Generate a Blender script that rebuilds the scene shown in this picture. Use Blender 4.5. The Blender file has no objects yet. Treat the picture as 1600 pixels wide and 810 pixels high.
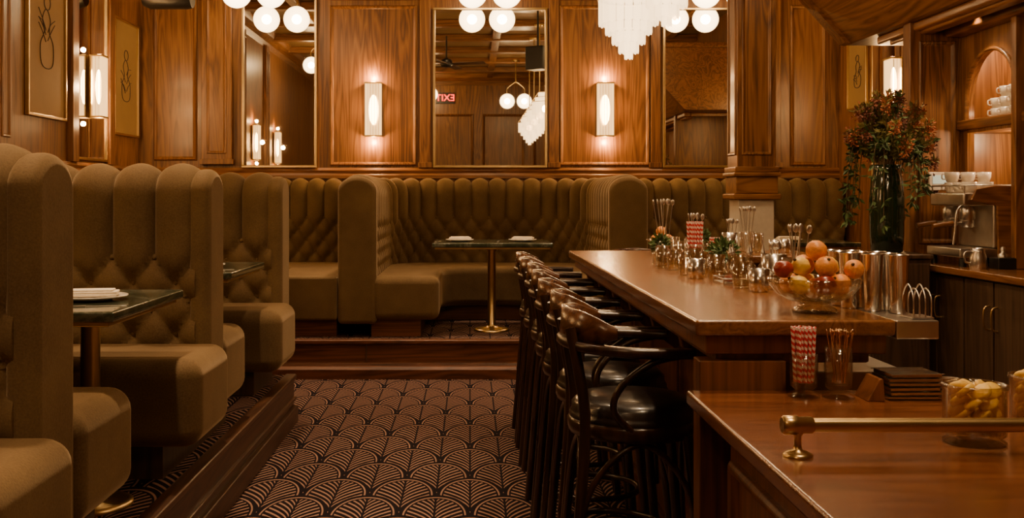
import bpy, math, random
from mathutils import Vector, Matrix
random.seed(7)
S=bpy.context.scene
COL=S.collection
pi=math.pi
# ---------------------------------------------------------------- node helpers
class E:
    def __init__(s,nt,sock): s.nt=nt; s.s=sock
    def _op(s,op,o=None,rev=False,o2=None):
        n=s.nt.nodes.new('ShaderNodeMath'); n.operation=op
        a,b=(s,o) if not rev else (o,s)
        for i,q in enumerate((a,b,o2)):
            if q is None: continue
            if isinstance(q,E): s.nt.links.new(q.s,n.inputs[i])
            else: n.inputs[i].default_value=q
        return E(s.nt,n.outputs[0])
    def __add__(s,o): return s._op('ADD',o)
    def __radd__(s,o): return s._op('ADD',o)
    def __sub__(s,o): return s._op('SUBTRACT',o)
    def __rsub__(s,o): return s._op('SUBTRACT',o,True)
    def __mul__(s,o): return s._op('MULTIPLY',o)
    def __rmul__(s,o): return s._op('MULTIPLY',o)
    def __truediv__(s,o): return s._op('DIVIDE',o)
    def lt(s,o): return s._op('LESS_THAN',o)
    def gt(s,o): return s._op('GREATER_THAN',o)
    def fract(s): return s._op('FRACT')
    def floor(s): return s._op('FLOOR')
    def abs(s): return s._op('ABSOLUTE')
    def sqrt(s): return s._op('SQRT')
    def mod(s,o): return s._op('FLOORED_MODULO',o)
    def atan2(s,o): return s._op('ARCTAN2',o)
    def mx(s,o): return s._op('MAXIMUM',o)
    def mn(s,o): return s._op('MINIMUM',o)
    def pw(s,o): return s._op('POWER',o)
def newmat(name):
    m=bpy.data.materials.new(name); m.use_nodes=True
    nt=m.node_tree; b=nt.nodes['Principled BSDF']
    return m,nt,b
def coords(nt,kind='Object',scale=(1,1,1)):
    tc=nt.nodes.new('ShaderNodeTexCoord'); mp=nt.nodes.new('ShaderNodeMapping')
    mp.inputs['Scale'].default_value=scale
    nt.links.new(tc.outputs[kind],mp.inputs['Vector']); return mp.outputs[0]
def noise(nt,vec,scale,detail=4,rough=.5,dist=0):
    n=nt.nodes.new('ShaderNodeTexNoise'); n.inputs['Scale'].default_value=scale
    n.inputs['Detail'].default_value=detail; n.inputs['Roughness'].default_value=rough
    n.inputs['Distortion'].default_value=dist
    if vec is not None: nt.links.new(vec,n.inputs['Vector'])
    return n.outputs['Fac']
def ramp(nt,fac,stops):
    r=nt.nodes.new('ShaderNodeValToRGB'); el=r.color_ramp.elements
    while len(el)<len(stops): el.new(.5)
    for e,(p,c) in zip(el,stops): e.position=p; e.color=(*c,1)
    nt.links.new(fac.s if isinstance(fac,E) else fac,r.inputs['Fac']); return r.outputs['Color']
def bump(nt,b,h,strength=.3,dist=.01):
    n=nt.nodes.new('ShaderNodeBump'); n.inputs['Strength'].default_value=strength; n.inputs['Distance'].default_value=dist
    nt.links.new(h.s if isinstance(h,E) else h,n.inputs['Height']); nt.links.new(n.outputs[0],b.inputs['Normal'])
def simple(name,col,rough=.5,metal=0,spec=.5,var=.12,nscale=30,coat=0,sheen=0,bmp=0):
    m,nt,b=newmat(name)
    v=noise(nt,coords(nt),nscale,3)
    c0=tuple(x*(1-var) for x in col); c1=tuple(min(1,x*(1+var)) for x in col)
    nt.links.new(ramp(nt,v,[(.3,c0),(.7,c1)]),b.inputs['Base Color'])
    b.inputs['Roughness'].default_value=rough; b.inputs['Metallic'].default_value=metal
    b.inputs['Specular IOR Level'].default_value=spec; b.inputs['Coat Weight'].default_value=coat
    b.inputs['Coat Roughness'].default_value=.12
    b.inputs['Sheen Weight'].default_value=sheen
    if bmp: bump(nt,b,v,bmp,.004)
    return m
def wood(name,dark,mid,light,axis='z',rough=.38,coat=.15,sc=1.0):
    m,nt,b=newmat(name)
    lo,hi=1.1*sc,14*sc
    s={'z':(hi,hi,lo),'x':(lo,hi,hi),'y':(hi,lo,hi)}[axis]
    info=nt.nodes.new('ShaderNodeObjectInfo')
    tc=nt.nodes.new('ShaderNodeTexCoord')
    va=nt.nodes.new('ShaderNodeVectorMath'); va.operation='ADD'
    cm=nt.nodes.new('ShaderNodeCombineXYZ')
    r=E(nt,info.outputs['Random'])*17.0
    for i in range(3): nt.links.new(r.s,cm.inputs[i])
    nt.links.new(tc.outputs['Object'],va.inputs[0]); nt.links.new(cm.outputs[0],va.inputs[1])
    mp=nt.nodes.new('ShaderNodeMapping'); mp.inputs['Scale'].default_value=s
    nt.links.new(va.outputs[0],mp.inputs['Vector'])
    a=E(nt,noise(nt,mp.outputs[0],.42,3,.5,.6))
    rings=(a*11.0).fract()
    rings=(rings*2.0-1.0).abs()
    mp2=nt.nodes.new('ShaderNodeMapping'); mp2.inputs['Scale'].default_value=tuple(q*(9 if q>5*sc else 2.2) for q in s)
    nt.links.new(va.outputs[0],mp2.inputs['Vector'])
    fine=E(nt,noise(nt,mp2.outputs[0],1.0,3,.7))
    big=E(nt,noise(nt,mp.outputs[0],.16,2))
    f=rings*.30+fine*.42+big*.40-.01
    nt.links.new(ramp(nt,f,[(.28,dark),(.5,mid),(.78,light)]),b.inputs['Base Color'])
    b.inputs['Roughness'].default_value=rough; b.inputs['Coat Weight'].default_value=coat; b.inputs['Coat Roughness'].default_value=.2
    bump(nt,b,fine,.12,.002)
    return m
OD,OM,OL=(.062,.021,.0055),(.185,.072,.0165),(.315,.135,.035)
W_Z=wood('oak_vertical',OD,OM,OL,'z',.38,.15)
W_X=wood('oak_horizontal',OD,OM,OL,'x',.38,.15)
W_Y=wood('oak_lengthwise',OD,OM,OL,'y',.38,.15)
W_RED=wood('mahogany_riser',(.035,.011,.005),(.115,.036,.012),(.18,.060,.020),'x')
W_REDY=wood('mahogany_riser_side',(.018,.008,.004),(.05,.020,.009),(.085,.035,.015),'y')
BT_Y=wood('bar_top_wood',(.10,.036,.011),(.185,.072,.022),(.27,.112,.036),'y',.22,.5,1.4)
BT_X=wood('counter_top_wood',(.085,.026,.009),(.165,.054,.018),(.24,.083,.028),'x',.22,.5,1.4)
W_DK=wood('dark_cabinet_wood',(.026,.014,.007),(.062,.033,.016),(.098,.053,.026),'z',.45,.1)
W_BAR=wood('bar_front_wood',(.06,.020,.007),(.15,.052,.017),(.23,.083,.028),'z')
CEILM=wood('ceiling_wood',(.10,.06,.028),(.20,.13,.06),(.30,.20,.10),'x',.3,.3)
def velvetmat():
    m,nt,b=newmat('olive_velvet')
    a=E(nt,noise(nt,coords(nt),3.0,3,.6)); c=E(nt,noise(nt,coords(nt),160,2,.6))
    f=a*.6+c*.4
    nt.links.new(ramp(nt,f,[(.35,(.088,.052,.021)),(.65,(.168,.105,.044))]),b.inputs['Base Color'])
    b.inputs['Roughness'].default_value=.8; b.inputs['Specular IOR Level'].default_value=.15
    b.inputs['Sheen Weight'].default_value=.42; b.inputs['Sheen Roughness'].default_value=.38
    b.inputs['Sheen Tint'].default_value=(.92,.67,.40,1)
    bump(nt,b,c,.25,.003)
    return m
VEL=velvetmat()
def carpetmat():
    m,nt,b=newmat('scallop_carpet')
    g=nt.nodes.new('ShaderNodeNewGeometry'); sp=nt.nodes.new('ShaderNodeSeparateXYZ')
    nt.links.new(g.outputs['Position'],sp.inputs[0])
    x=E(nt,sp.outputs[0]); y=E(nt,sp.outputs[1])
    Wd=.30
    u=x/Wd+50.0; v=y/(Wd*1.9)+50.0
    t=v*2.0; j=t.floor(); f=t.fract()*.5
    off=j.mod(2.0)*.5
    du=(u+.5-off).fract()-.5
    r1=(du*du+f*f).sqrt()
    inA=r1.lt(.5)
    off2=.5-off
    du2=(u+.5-off2).fract()-.5
    f2=f-.5
    r2=(du2*du2+f2*f2).sqrt()
    X=du*inA+du2*(1.0-inA); Y=f*inA+f2*(1.0-inA); R=r1*inA+r2*(1.0-inA)
    ax=X.abs()
    leaf=((Y-(ax.sqrt())*.62)*11.0).fract()
    l1=leaf.gt(.63)
    mid=ax.gt(.016)
    body=R.lt(.395)
    l1=l1*mid*body
    rim=R.gt(.420)*R.lt(.444)
    tip=((Y+.5)*1.25-ax*1.05).gt(.10)
    pat=(l1*tip).mx(rim)
    ns=E(nt,noise(nt,coords(nt,'Object'),260,2,.6))
    pt=pat*(.5+ns*.6)
    nt.links.new(ramp(nt,pt,[(0,(.010,.007,.009)),(1,(.34,.19,.135))]),b.inputs['Base Color'])
    b.inputs['Roughness'].default_value=.95; b.inputs['Specular IOR Level'].default_value=.08
    bump(nt,b,ns,.5,.004)
    return m
CARPET=carpetmat()
def marble():
    m,nt,b=newmat('green_marble')
    v=noise(nt,coords(nt),6,8,.65,1.6)
    nt.links.new(ramp(nt,v,[(.3,(.02,.027,.017)),(.5,(.045,.055,.033)),(.56,(.13,.13,.09)),(.62,(.045,.05,.032))]),b.inputs['Base Color'])
    b.inputs['Roughness'].default_value=.12; b.inputs['Coat Weight'].default_value=.4
    return m
MARB=marble()
BRASS=simple('aged_brass',(.60,.43,.20),.3,1,var=.08,nscale=12)
STEEL=simple('stainless_steel',(.68,.65,.60),.3,1,var=.05)
TIN=simple('brushed_tin',(.70,.66,.60),.2,1,var=.05)
COPPER=simple('copper_tin',(.72,.48,.30),.2,1,var=.05)
MIRR=simple('mirror_glass',(.84,.80,.70),.012,1,var=.01)
BLKLEA=simple('black_leather',(.014,.010,.009),.3,0,var=.3,coat=.3,bmp=.2)
BENT=wood('bentwood_dark',(.010,.004,.002),(.022,.009,.004),(.045,.018,.008),'z',.28,.4)
BENTR=wood('bentwood_rail',(.03,.010,.004),(.07,.024,.009),(.12,.042,.014),'x',.25,.5)
WHITE=simple('white_ceramic',(.78,.71,.60),.2,coat=.3,var=.03)
NAP=simple('linen_napkin',(.78,.68,.52),.85,var=.06,nscale=90,bmp=.2)
PAINTW=simple('cream_paint',(.66,.58,.46),.5,var=.05)
BLACK=simple('black_plastic',(.014,.013,.012),.4)
GREYB=simple('grey_drum',(.35,.34,.36),.4)
ORANGE=simple('orange_peel',(.75,.28,.04),.42,var=.15,nscale=120,bmp=.35)
LEMON=simple('lemon_peel',(.85,.56,.10),.42,var=.1,nscale=100,bmp=.3)
APPLE=simple('apple_skin',(.27,.03,.015),.3,var=.4,nscale=9,coat=.2)
STEM=simple('stem_brown',(.10,.06,.02),.7)
LEAFG=simple('leaf_green',(.07,.12,.03),.6,var=.5,nscale=8)
LEAFD=simple('leaf_olive',(.16,.14,.035),.6,var=.5,nscale=8)
FLOR=simple('rust_petals',(.38,.12,.04),.6,var=.5,nscale=9)
FLORD=simple('plum_petals',(.19,.06,.035),.6,var=.5,nscale=9)
VASEM=simple('dark_green_glass',(.010,.022,.010),.08,coat=.6)
ARTM=simple('kraft_artboard',(.30,.18,.07),.8,var=.08,nscale=4)
INK=simple('ink_line',(.05,.03,.015),.8)
def stripemat():
    m,nt,b=newmat('red_white_stripe')
    tc=nt.nodes.new('ShaderNodeTexCoord'); sp=nt.nodes.new('ShaderNodeSeparateXYZ'); nt.links.new(tc.outputs['Object'],sp.inputs[0])
    x=E(nt,sp.outputs[0]);y=E(nt,sp.outputs[1]);z=E(nt,sp.outputs[2])
    f=(z*55.0+y.atan2(x)/(2*pi)).fract().gt(.5)
    nt.links.new(ramp(nt,f,[(0,(.85,.74,.66)),(1,(.66,.02,.025))]),b.inputs['Base Color'])
    b.inputs['Roughness'].default_value=.6
    return m
STRAW=stripemat()
def thinglass(name,tint=(.93,.9,.82),refl=1.0,base=.06):
    m,nt,b=newmat(name)
    nt.nodes.remove(b)
    out=nt.nodes['Material Output']
    tr=nt.nodes.new('ShaderNodeBsdfTransparent'); tr.inputs[0].default_value=(*tint,1)
    gl=nt.nodes.new('ShaderNodeBsdfGlossy'); gl.inputs['Roughness'].default_value=.06
    lw=nt.nodes.new('ShaderNodeLayerWeight'); lw.inputs[0].default_value=.4
    f=(E(nt,lw.outputs['Facing'])*.6*refl+base)
    mx=nt.nodes.new('ShaderNodeMixShader'); nt.links.new(f.s,mx.inputs[0]); nt.links.new(tr.outputs[0],mx.inputs[1]); nt.links.new(gl.outputs[0],mx.inputs[2])
    nt.links.new(mx.outputs[0],out.inputs['Surface']); return m
GLASS=thinglass('clear_glass',(.97,.94,.88),.85,.05)
RIBG=thinglass('ribbed_glass',(.90,.84,.72),1.1,.12)
BROWNG=thinglass('honey_glass',(.8,.62,.38))
def lampglass(name,col,strength,tr=.5):
    m,nt,b=newmat(name); nt.nodes.remove(b); out=nt.nodes['Material Output']
    t=nt.nodes.new('ShaderNodeBsdfTransparent'); t.inputs[0].default_value=(1,.93,.8,1)
    e=nt.nodes.new('ShaderNodeEmission'); e.inputs[0].default_value=(*col,1)
    lw=nt.nodes.new('ShaderNodeLayerWeight'); lw.inputs[0].default_value=.5
    f=1.0-E(nt,lw.outputs['Facing'])*.45
    nt.links.new((f*strength).s,e.inputs[1])
    mx=nt.nodes.new('ShaderNodeMixShader'); mx.inputs[0].default_value=1-tr
    nt.links.new(t.outputs[0],mx.inputs[1]); nt.links.new(e.outputs[0],mx.inputs[2]); nt.links.new(mx.outputs[0],out.inputs['Surface']); return m
GLOBE=lampglass('opal_globe_glass',(1,.69,.36),15,.3)
CHAND=lampglass('frosted_chandelier_glass',(1,.66,.33),5.5,.4)
SCON=lampglass('ribbed_sconce_glass',(1,.56,.19),3.6,.5)
def emis(name,col,s):
    m,nt,b=newmat(name); b.inputs['Base Color'].default_value=(*col,1); b.inputs['Emission Color'].default_value=(*col,1); b.inputs['Emission Strength'].default_value=s; return m
REDE=emis('exit_red',(1,.04,.02),6)
SCREEN=emis('thermostat_screen',(.5,.6,.5),.6)
BULB=emis('sconce_bulb',(1,.64,.27),75)
# ---------------------------------------------------------------- mesh helpers
class MB:
    def __init__(s): s.v=[];s.f=[];s.sm=[]
    def add(s,vs,fs,smooth=False):
        o=len(s.v); s.v+= [tuple(q) for q in vs]
        for f in fs: s.f.append([i+o for i in f]); s.sm.append(smooth)
        return s
    def box(s,x0,x1,y0,y1,z0,z1):
        vs=[(x,y,z) for z in(z0,z1) for y in(y0,y1) for x in(x0,x1)]
        return s.add(vs,[(0,2,3,1),(4,5,7,6),(0,1,5,4),(2,6,7,3),(0,4,6,2),(1,3,7,5)])
    def lathe(s,prof,seg=24,c=(0,0,0),rib=0,nr=0,smooth=True):
        vs=[]
        for r,z in prof:
            for i in range(seg):
                a=2*pi*i/seg; rr=r*(1+rib*math.cos(nr*a)) if nr else r
                vs.append((c[0]+rr*math.cos(a),c[1]+rr*math.sin(a),c[2]+z))
        fs=[]
        for k in range(len(prof)-1):
            for i in range(seg):
                j=(i+1)%seg; fs.append((k*seg+i,k*seg+j,(k+1)*seg+j,(k+1)*seg+i))
        s.add(vs,fs,smooth)
        if prof[0][0]>1e-4: s.add(vs[:seg],[tuple(range(seg))[::-1]])
        if prof[-1][0]>1e-4: s.add(vs[-seg:],[tuple(range(seg))])
        return s
    def sphere(s,c,r,seg=20,rings=12,sc=(1,1,1)):
        vs=[];fs=[]
        for k in range(rings+1):
            p=pi*k/rings
            for i in range(seg):
                a=2*pi*i/seg
                vs.append((c[0]+r*sc[0]*math.sin(p)*math.cos(a),c[1]+r*sc[1]*math.sin(p)*math.sin(a),c[2]-r*sc[2]*math.cos(p)))
        for k in range(rings):
            for i in range(seg):
                j=(i+1)%seg; fs.append((k*seg+i,k*seg+j,(k+1)*seg+j,(k+1)*seg+i))
        return s.add(vs,fs,True)
    def sweep(s,pts,sec,smooth=True,ref=None,closed=False,scales=None):
        P=[Vector(p) for p in pts]; n=len(P); T=[]
        for i in range(n):
            a=P[(i-1)%n] if (closed or i>0) else P[i]; b=P[(i+1)%n] if (closed or i<n-1) else P[i]
            T.append((b-a).normalized())
        u=Vector(ref) if ref else (Vector((0,0,1)) if abs(T[0].z)<.8 else Vector((0,1,0)))
        vs=[];m=len(sec)
        for i in range(n):
            u=(u-T[i]*u.dot(T[i])).normalized(); w=T[i].cross(u)
            k=scales[i] if scales else 1
            for a,b in sec: vs.append(P[i]+w*a*k+u*b*k)
        fs=[]
        for i in range(n if closed else n-1):
            i2=(i+1)%n
            for j in range(m):
                j2=(j+1)%m; fs.append((i*m+j,i*m+j2,i2*m+j2,i2*m+j))
        s.add(vs,fs,smooth)
        if not closed:
            s.add(vs[:m],[tuple(range(m))[::-1]]); s.add(vs[-m:],[tuple(range(m))])
        return s
    def tube(s,pts,r,seg=8,**k):
        return s.sweep(pts,[(r*math.cos(2*pi*i/seg),r*math.sin(2*pi*i/seg)) for i in range(seg)],**k)
    def prism(s,poly,z0,z1,axis='z'):
        n=len(poly)
        def mk(a,b,c): return {'z':(a,b,c),'y':(a,c,b),'x':(c,a,b)}[axis]
        vs=[mk(a,b,z0) for a,b in poly]+[mk(a,b,z1) for a,b in poly]
        fs=[tuple(range(n))[::-1],tuple(range(n,2*n))]+[(i,(i+1)%n,n+(i+1)%n,n+i) for i in range(n)]
        return s.add(vs,fs)
    def ringmold(s,x0,x1,z0,z1,w,d,axis='y',at=0,sgn=-1):
        """rectangular picture-frame moulding in a vertical plane; axis = plane normal"""
        prof=[(0,0),(0,d*.6),(w*.25,d),(w*.6,d*.75),(w*.8,d*.3),(w,0)]
        cs=[(x0,z0,1,1),(x1,z0,-1,1),(x1,z1,-1,-1),(x0,z1,1,-1)]
        vs=[]
        for cx,cz,sx,sz in cs:
            for o,h in prof:
                a=cx+sx*o; b=cz+sz*o; q=at+sgn*h
                vs.append((a,q,b) if axis=='y' else (q,a,b))
        m=len(prof); fs=[]
        for i in range(4):
            i2=(i+1)%4
            for j in range(m-1): fs.append((i*m+j,i2*m+j,i2*m+j+1,i*m+j+1))
        return s.add(vs,fs)
    def obj(s,name,mat,parent=None,bevel=0,seg=2,loc=None,label=None,subsurf=0):
        me=bpy.data.meshes.new(name); me.from_pydata(s.v,[],s.f); me.validate()
        if len(me.polygons)==len(s.sm): me.polygons.foreach_set('use_smooth',s.sm)
        import bmesh
        bm=bmesh.new(); bm.from_mesh(me); bmesh.ops.recalc_face_normals(bm,faces=bm.faces); bm.to_mesh(me); bm.free()
        me.materials.append(mat)
        o=bpy.data.objects.new(name,me); COL.objects.link(o)
        if parent: o.parent=parent
        if loc: o.location=loc
        if bevel:
            b=o.modifiers.new('b','BEVEL'); b.width=bevel; b.segments=seg; b.limit_method='ANGLE'; b.angle_limit=math.radians(35)
            if bevel>.004:
                for p in me.polygons: p.use_smooth=True
                w=o.modifiers.new('w','WEIGHTED_NORMAL'); w.keep_sharp=True
        if subsurf:
            q=o.modifiers.new('s','SUBSURF'); q.levels=subsurf; q.render_levels=subsurf
        if label: o['label']=label
        return o
def catmull(pts,n=6,closed=False):
    P=[Vector(p) for p in pts]; out=[]; N=len(P)
    for i in range(N if closed else N-1):
        if closed: a,b,c,d=P[(i-1)%N],P[i],P[(i+1)%N],P[(i+2)%N]
        else: a,b,c,d=P[max(i-1,0)],P[i],P[i+1],P[min(i+2,N-1)]
        for k in range(n):
            t=k/n
            out.append(.5*((2*b)+(c-a)*t+(2*a-5*b+4*c-d)*t*t+(3*b-a-3*c+d)*t**3))
    if not closed: out.append(P[-1])
    return out
def thing(name,label,cat,loc=(0,0,0),rz=0,group=None):
    e=bpy.data.objects.new(name,None); COL.objects.link(e); e.empty_display_size=.05
    e.location=loc; e.rotation_euler=(0,0,rz); e['label']=label; e['category']=cat
    if group: e['group']=group
    return e
def tag(o,label,cat,group=None):
    o['label']=label; o['category']=cat
    if group: o['group']=group
    return o
def copy_thing(root,loc,rz=None,label=None):
    def rec(o,par):
        c=o.copy(); COL.objects.link(c)
        if par: c.parent=par
        for ch in list(o.children): rec(ch,c)
        return c
    c=rec(root,None); c.location=loc
    if rz is not None: c.rotation_euler=(0,0,rz)
    if label: c['label']=label
    return c
def struct(o): o['kind']='structure'; return o
def light(name,loc,W,parent=None,radius=.04,col=(1,.66,.36),kind='POINT',angle=None,blend=.6,rot=None):
    l=bpy.data.lights.new(name,kind); l.energy=W; l.color=col; l.shadow_soft_size=radius
    if kind=='SPOT': l.spot_size=math.radians(angle or 90); l.spot_blend=blend
    o=bpy.data.objects.new(name,l); COL.objects.link(o); o.location=loc
    if rot: o.rotation_euler=rot
    if parent: o.parent=parent
    return o
trimn=[0]
def trim(mb,mat,bevel=0,**k):
    trimn[0]+=1
    return struct(mb.obj('trim_%d'%trimn[0],mat,bevel=bevel,**k))
# ---------------------------------------------------------------- dimensions
XL,XR,YB,YF,ZC=-3.09,3.45,9.6,-1.6,3.8
PH=.28
# shell
struct(MB().box(XL-.1,XR+.1,YF-.1,YB+.1,-.1,0).obj('floor',CARPET))
struct(MB().box(XL-.1,XR+.1,YF-.1,YB+.1,ZC,ZC+.1).obj('ceiling',CEILM))
struct(MB().box(XL-.1,XR+.1,YB,YB+.1,0,ZC).obj('wall_back',W_Z))
struct(MB().box(XL-.1,XL,YF,YB,0,ZC).obj('wall_left',W_Z))
struct(MB().box(XR,XR+.1,YF,YB,0,ZC).obj('wall_right',W_Z))
struct(MB().box(XL-.1,XR+.1,YF-.1,YF,0,ZC).obj('wall_front',W_Z))
# ceiling coffers
for yy in (-.4,.9,2.2,3.5,4.8,6.1,7.4,8.7):
    trim(MB().box(XL,XR,yy-.07,yy+.07,ZC-.1,ZC),W_X,.012)
for xx in (-2.2,-.9,.4,1.7,3.0):
    trim(MB().box(xx-.06,xx+.06,YF,YB,ZC-.08,ZC),W_Y,.012)
# crown mouldings
trim(MB().prism([(YB,ZC),(YB-.16,ZC),(YB-.12,ZC-.08),(YB-.03,ZC-.14),(YB,ZC-.22)],XL,XR,'x'),W_X)
trim(MB().prism([(XL,ZC),(XL+.16,ZC),(XL+.12,ZC-.08),(XL+.03,ZC-.14),(XL,ZC-.22)],YF,YB,'y'),W_Y)
trim(MB().prism([(YF,ZC),(YF+.16,ZC),(YF+.12,ZC-.08),(YF+.03,ZC-.14),(YF,ZC-.22)],XL,XR,'x'),W_X)
# back wall panelling -------------------------------------------------
def bpanel(x0,x1,z0,z1):
    m=MB(); m.box(x0+.03,x1-.03,YB-.012,YB,z0+.03,z1-.03); m.ringmold(x0,x1,z0,z1,.045,.03,'y',YB,-1)
    trim(m,W_Z)
def bpil(x0,x1,z0=1.6,z1=3.6,d=.07):
    m=MB(); m.box(x0,x1,YB-d,YB,z0,z1)
    if x1-x0>.2: m.ringmold(x0+.05,x1-.05,z0+.1,z1-.1,.025,.014,'y',YB-d,-1)
    m.box(x0-.015,x1+.015,YB-d-.015,YB,z0,z0+.05)
    trim(m,W_Z,.004)
ZR=1.60
bpanel(-2.96,-2.56,ZR+.07,3.55)
bpil(-2.5,-2.22,ZR+.03)
bpanel(-1.31,-.50,ZR+.02,3.12); bpanel(-1.31,-.50,3.17,3.6)
bpanel(.84,1.68,ZR+.02,3.12); bpanel(.84,1.68,3.17,3.6)
bpanel(3.0,3.33,ZR+.02,3.12)
bpil(-.47,-.37,ZR,3.6,.03); bpil(.74,.83,ZR,3.6,.03); bpil(1.69,1.78,ZR,3.6,.03); bpil(2.52,2.9,ZR,3.6,.05)
# chair rail above banquette
trim(MB().prism([(YB,1.50),(YB-.05,1.50),(YB-.05,1.53),(YB-.035,1.55),(YB-.045,1.575),(YB-.03,1.6),(YB,1.6)],XL,XR,'x'),W_X)
trim(MB().prism([(XL,1.50),(XL+.05,1.50),(XL+.05,1.53),(XL+.035,1.55),(XL+.045,1.575),(XL+.03,1.6),(XL,1.6)],YF,YB-.05,'y'),W_Y)
# left wall pilasters
def lpil(y0,y1,d=.05):
    m=MB(); m.box(XL,XL+d,y0,y1,1.6,3.6)
    if y1-y0>.15: m.ringmold(y0+.04,y1-.04,1.72,3.5,.025,.014,'x',XL+d,1)
    trim(m,W_Z,.004)
lpil(7.85,7.97); lpil(8.66,8.78); lpil(6.6,6.8); lpil(5.2,5.4); lpil(3.6,3.8)
# wall mirrors ---------------------------------------------------------
def mirror_y(x0,x1,z0,z1,label,yy=YB):
    t=thing('wall_mirror',label,'mirror',((x0+x1)/2,yy-.04,z0)); w=(x1-x0)/2; h=z1-z0
    MB().box(-w+.015,w-.015,.0,.03,.015,h-.015).obj('mirror_glass',MIRR,t)
    f=MB(); f.box(-w,w,-.015,.04,0,.022); f.box(-w,w,-.015,.04,h-.022,h); f.box(-w,-w+.022,-.015,.04,.022,h-.022); f.box(w-.022,w,-.015,.04,.022,h-.022)
    f.obj('frame',BRASS,t,.003)
    return t
mirror_y(-2.13,-1.43,1.6,3.4,"tall brass-framed wall mirror on oak panelling near the corner")
mirror_y(-.345,.72,1.6,3.094,"wide rectangular wall mirror in slim brass frame above the banquette")
mirror_y(1.80,2.49,1.6,3.094,"brass-framed wall mirror on oak panelling beside the column")
def mirror_x(y0,y1,z0,z1,xx,sg,label):
    t=thing('wall_mirror',label,'mirror',(xx+sg*.012,(y0+y1)/2,z0)); w=(y1-y0)/2; h=z1-z0
    MB().box(-.008,.008,-w+.015,w-.015,.015,h-.015).obj('mirror_glass',MIRR,t)
    f=MB()
    for a in((-w,w,0,.022),(-w,w,h-.022,h),(-w,-w+.022,.022,h-.022),(w-.022,w,.022,h-.022)): f.box(-.012,.02,*a)
    f.obj('frame',BRASS,t,.003)
mirror_x(7.98,8.65,1.62,3.4,XL,1,"narrow full-height mirror behind a sconce on side wall")
mirror_x(7.7,8.75,1.0,3.0,XR,-1,"tall dark mirror behind the flower arrangement and sconce")
# sconces ----------------------------------------------------------------
def sconce(loc,rz,label,h=.5,W=30):
    t=thing('wall_sconce',label,'wall light',loc,rz,'ribbed glass wall sconces')
    w=.078
    MB().box(-w,w,-.012,0,-h/2,h/2).obj('backplate',BRASS,t,.003)
    g=MB()
    for i in range(6):
        x=-w+.013+i*(2*w-.026)/5
        g.lathe([(.012,-h/2+.012),(.012,h/2-.012)],8,(x,-.085,0))
    for sx in(-1,1):
        for yy in(-.03,-.056): g.lathe([(.012,-h/2+.012),(.012,h/2-.012)],8,(sx*(w-.013),yy,0))
    g.obj('glass_shade',SCON,t)
    MB().box(-w-.004,w+.004,-.1,0,-h/2-.004,-h/2+.01).obj('end_cap',BRASS,t,.002)
    MB().box(-w-.004,w+.004,-.1,0,h/2-.01,h/2+.004).obj('end_cap',BRASS,t,.002)
    MB().sphere((0,-.045,0),.026,16,12,(1.7,.8,5.4)).obj('bulb',BULB,t)
    light('bulb_light',(0,-.13,.0),W*.5,t,.03,(1,.56,.22))
    light('bulb_light',(0,-.05,h/2+.05),W*.35,t,.02,(1,.56,.22))
    light('bulb_light',(0,-.05,-h/2-.05),W*.35,t,.02,(1,.56,.22))
    return t
SL="brass wall sconce with glowing ribbed glass tubes"
sconce((-.90,YB-.015,2.14),0,SL+" on oak panel")
sconce((1.26,YB-.015,2.14),0,SL+" on oak panel")
sconce((XL+.035,8.3,2.22),pi/2,SL+" on mirror",.5,26)
sconce((XR-.035,8.15,2.22),-pi/2,SL+" on mirror",.42,16)
sconce((XL+.015,4.6,2.1),pi/2,SL+" on side wall",.5,20)
sconce((XL+.015,3.0,2.1),pi/2,SL+" on side wall",.5,20)
# artworks -----------------------------------------------------------------
def art(y0,y1,z0,z1,xx,sg,label,seed):
    t=thing('framed_artwork',label,'picture',(xx+sg*.002,(y0+y1)/2,z0)); w=(y1-y0)/2;h=z1-z0
    a,b=sorted((0,sg*.012)); MB().box(a,b,-w+.01,w-.01,.01,h-.01).obj('artboard',ARTM,t)
    f=MB(); a,b=sorted((0,sg*.03))
    for q in((-w,w,0,.02),(-w,w,h-.02,h),(-w,-w+.02,.02,h-.02),(w-.02,w,.02,h-.02)): f.box(a,b,*q)
    f.obj('frame',BRASS,t,.003)
    rnd=random.Random(seed); l=MB()
    X=sg*.014
    C=[(.0,.30),(.28,.33),(.30,.45),(.12,.52),(.16,.60),(-.02,.66),(-.20,.60),(-.12,.52),(-.30,.44),(-.26,.33)]
    l.tube(catmull([(X,a_*w*1.1,b_*h) for a_,b_ in C],6,True),.0036,5,closed=True)
    l.tube(catmull([(X,(.02+.16*math.cos(k))*w,(.70+.045*math.sin(k))*h) for k in [i*2*pi/7 for i in range(7)]],6,True),.0036,5,closed=True)
    for s in range(6):
        b0=rnd.uniform(.34,.55); d=rnd.choice((-1,1))
        l.tube(catmull([(X,d*.05*w,b0*h),(X,d*.2*w,(b0+.05)*h),(X,d*.42*w,(b0+.03+rnd.uniform(0,.1))*h)],6),.003,5)
    l.obj('line_drawing',INK,t)
art(8.83,9.47,1.87,2.9,XL,1,"tan artwork with loose ink line drawing in slim brass frame",3)
art(7.1,7.78,1.9,3.1,XL,1,"tan artwork with tall ink line figure in slim brass frame",5)
art(8.85,9.3,2.1,2.75,XR,-1,"small tan line drawing in brass frame on side wall",8)
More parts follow.
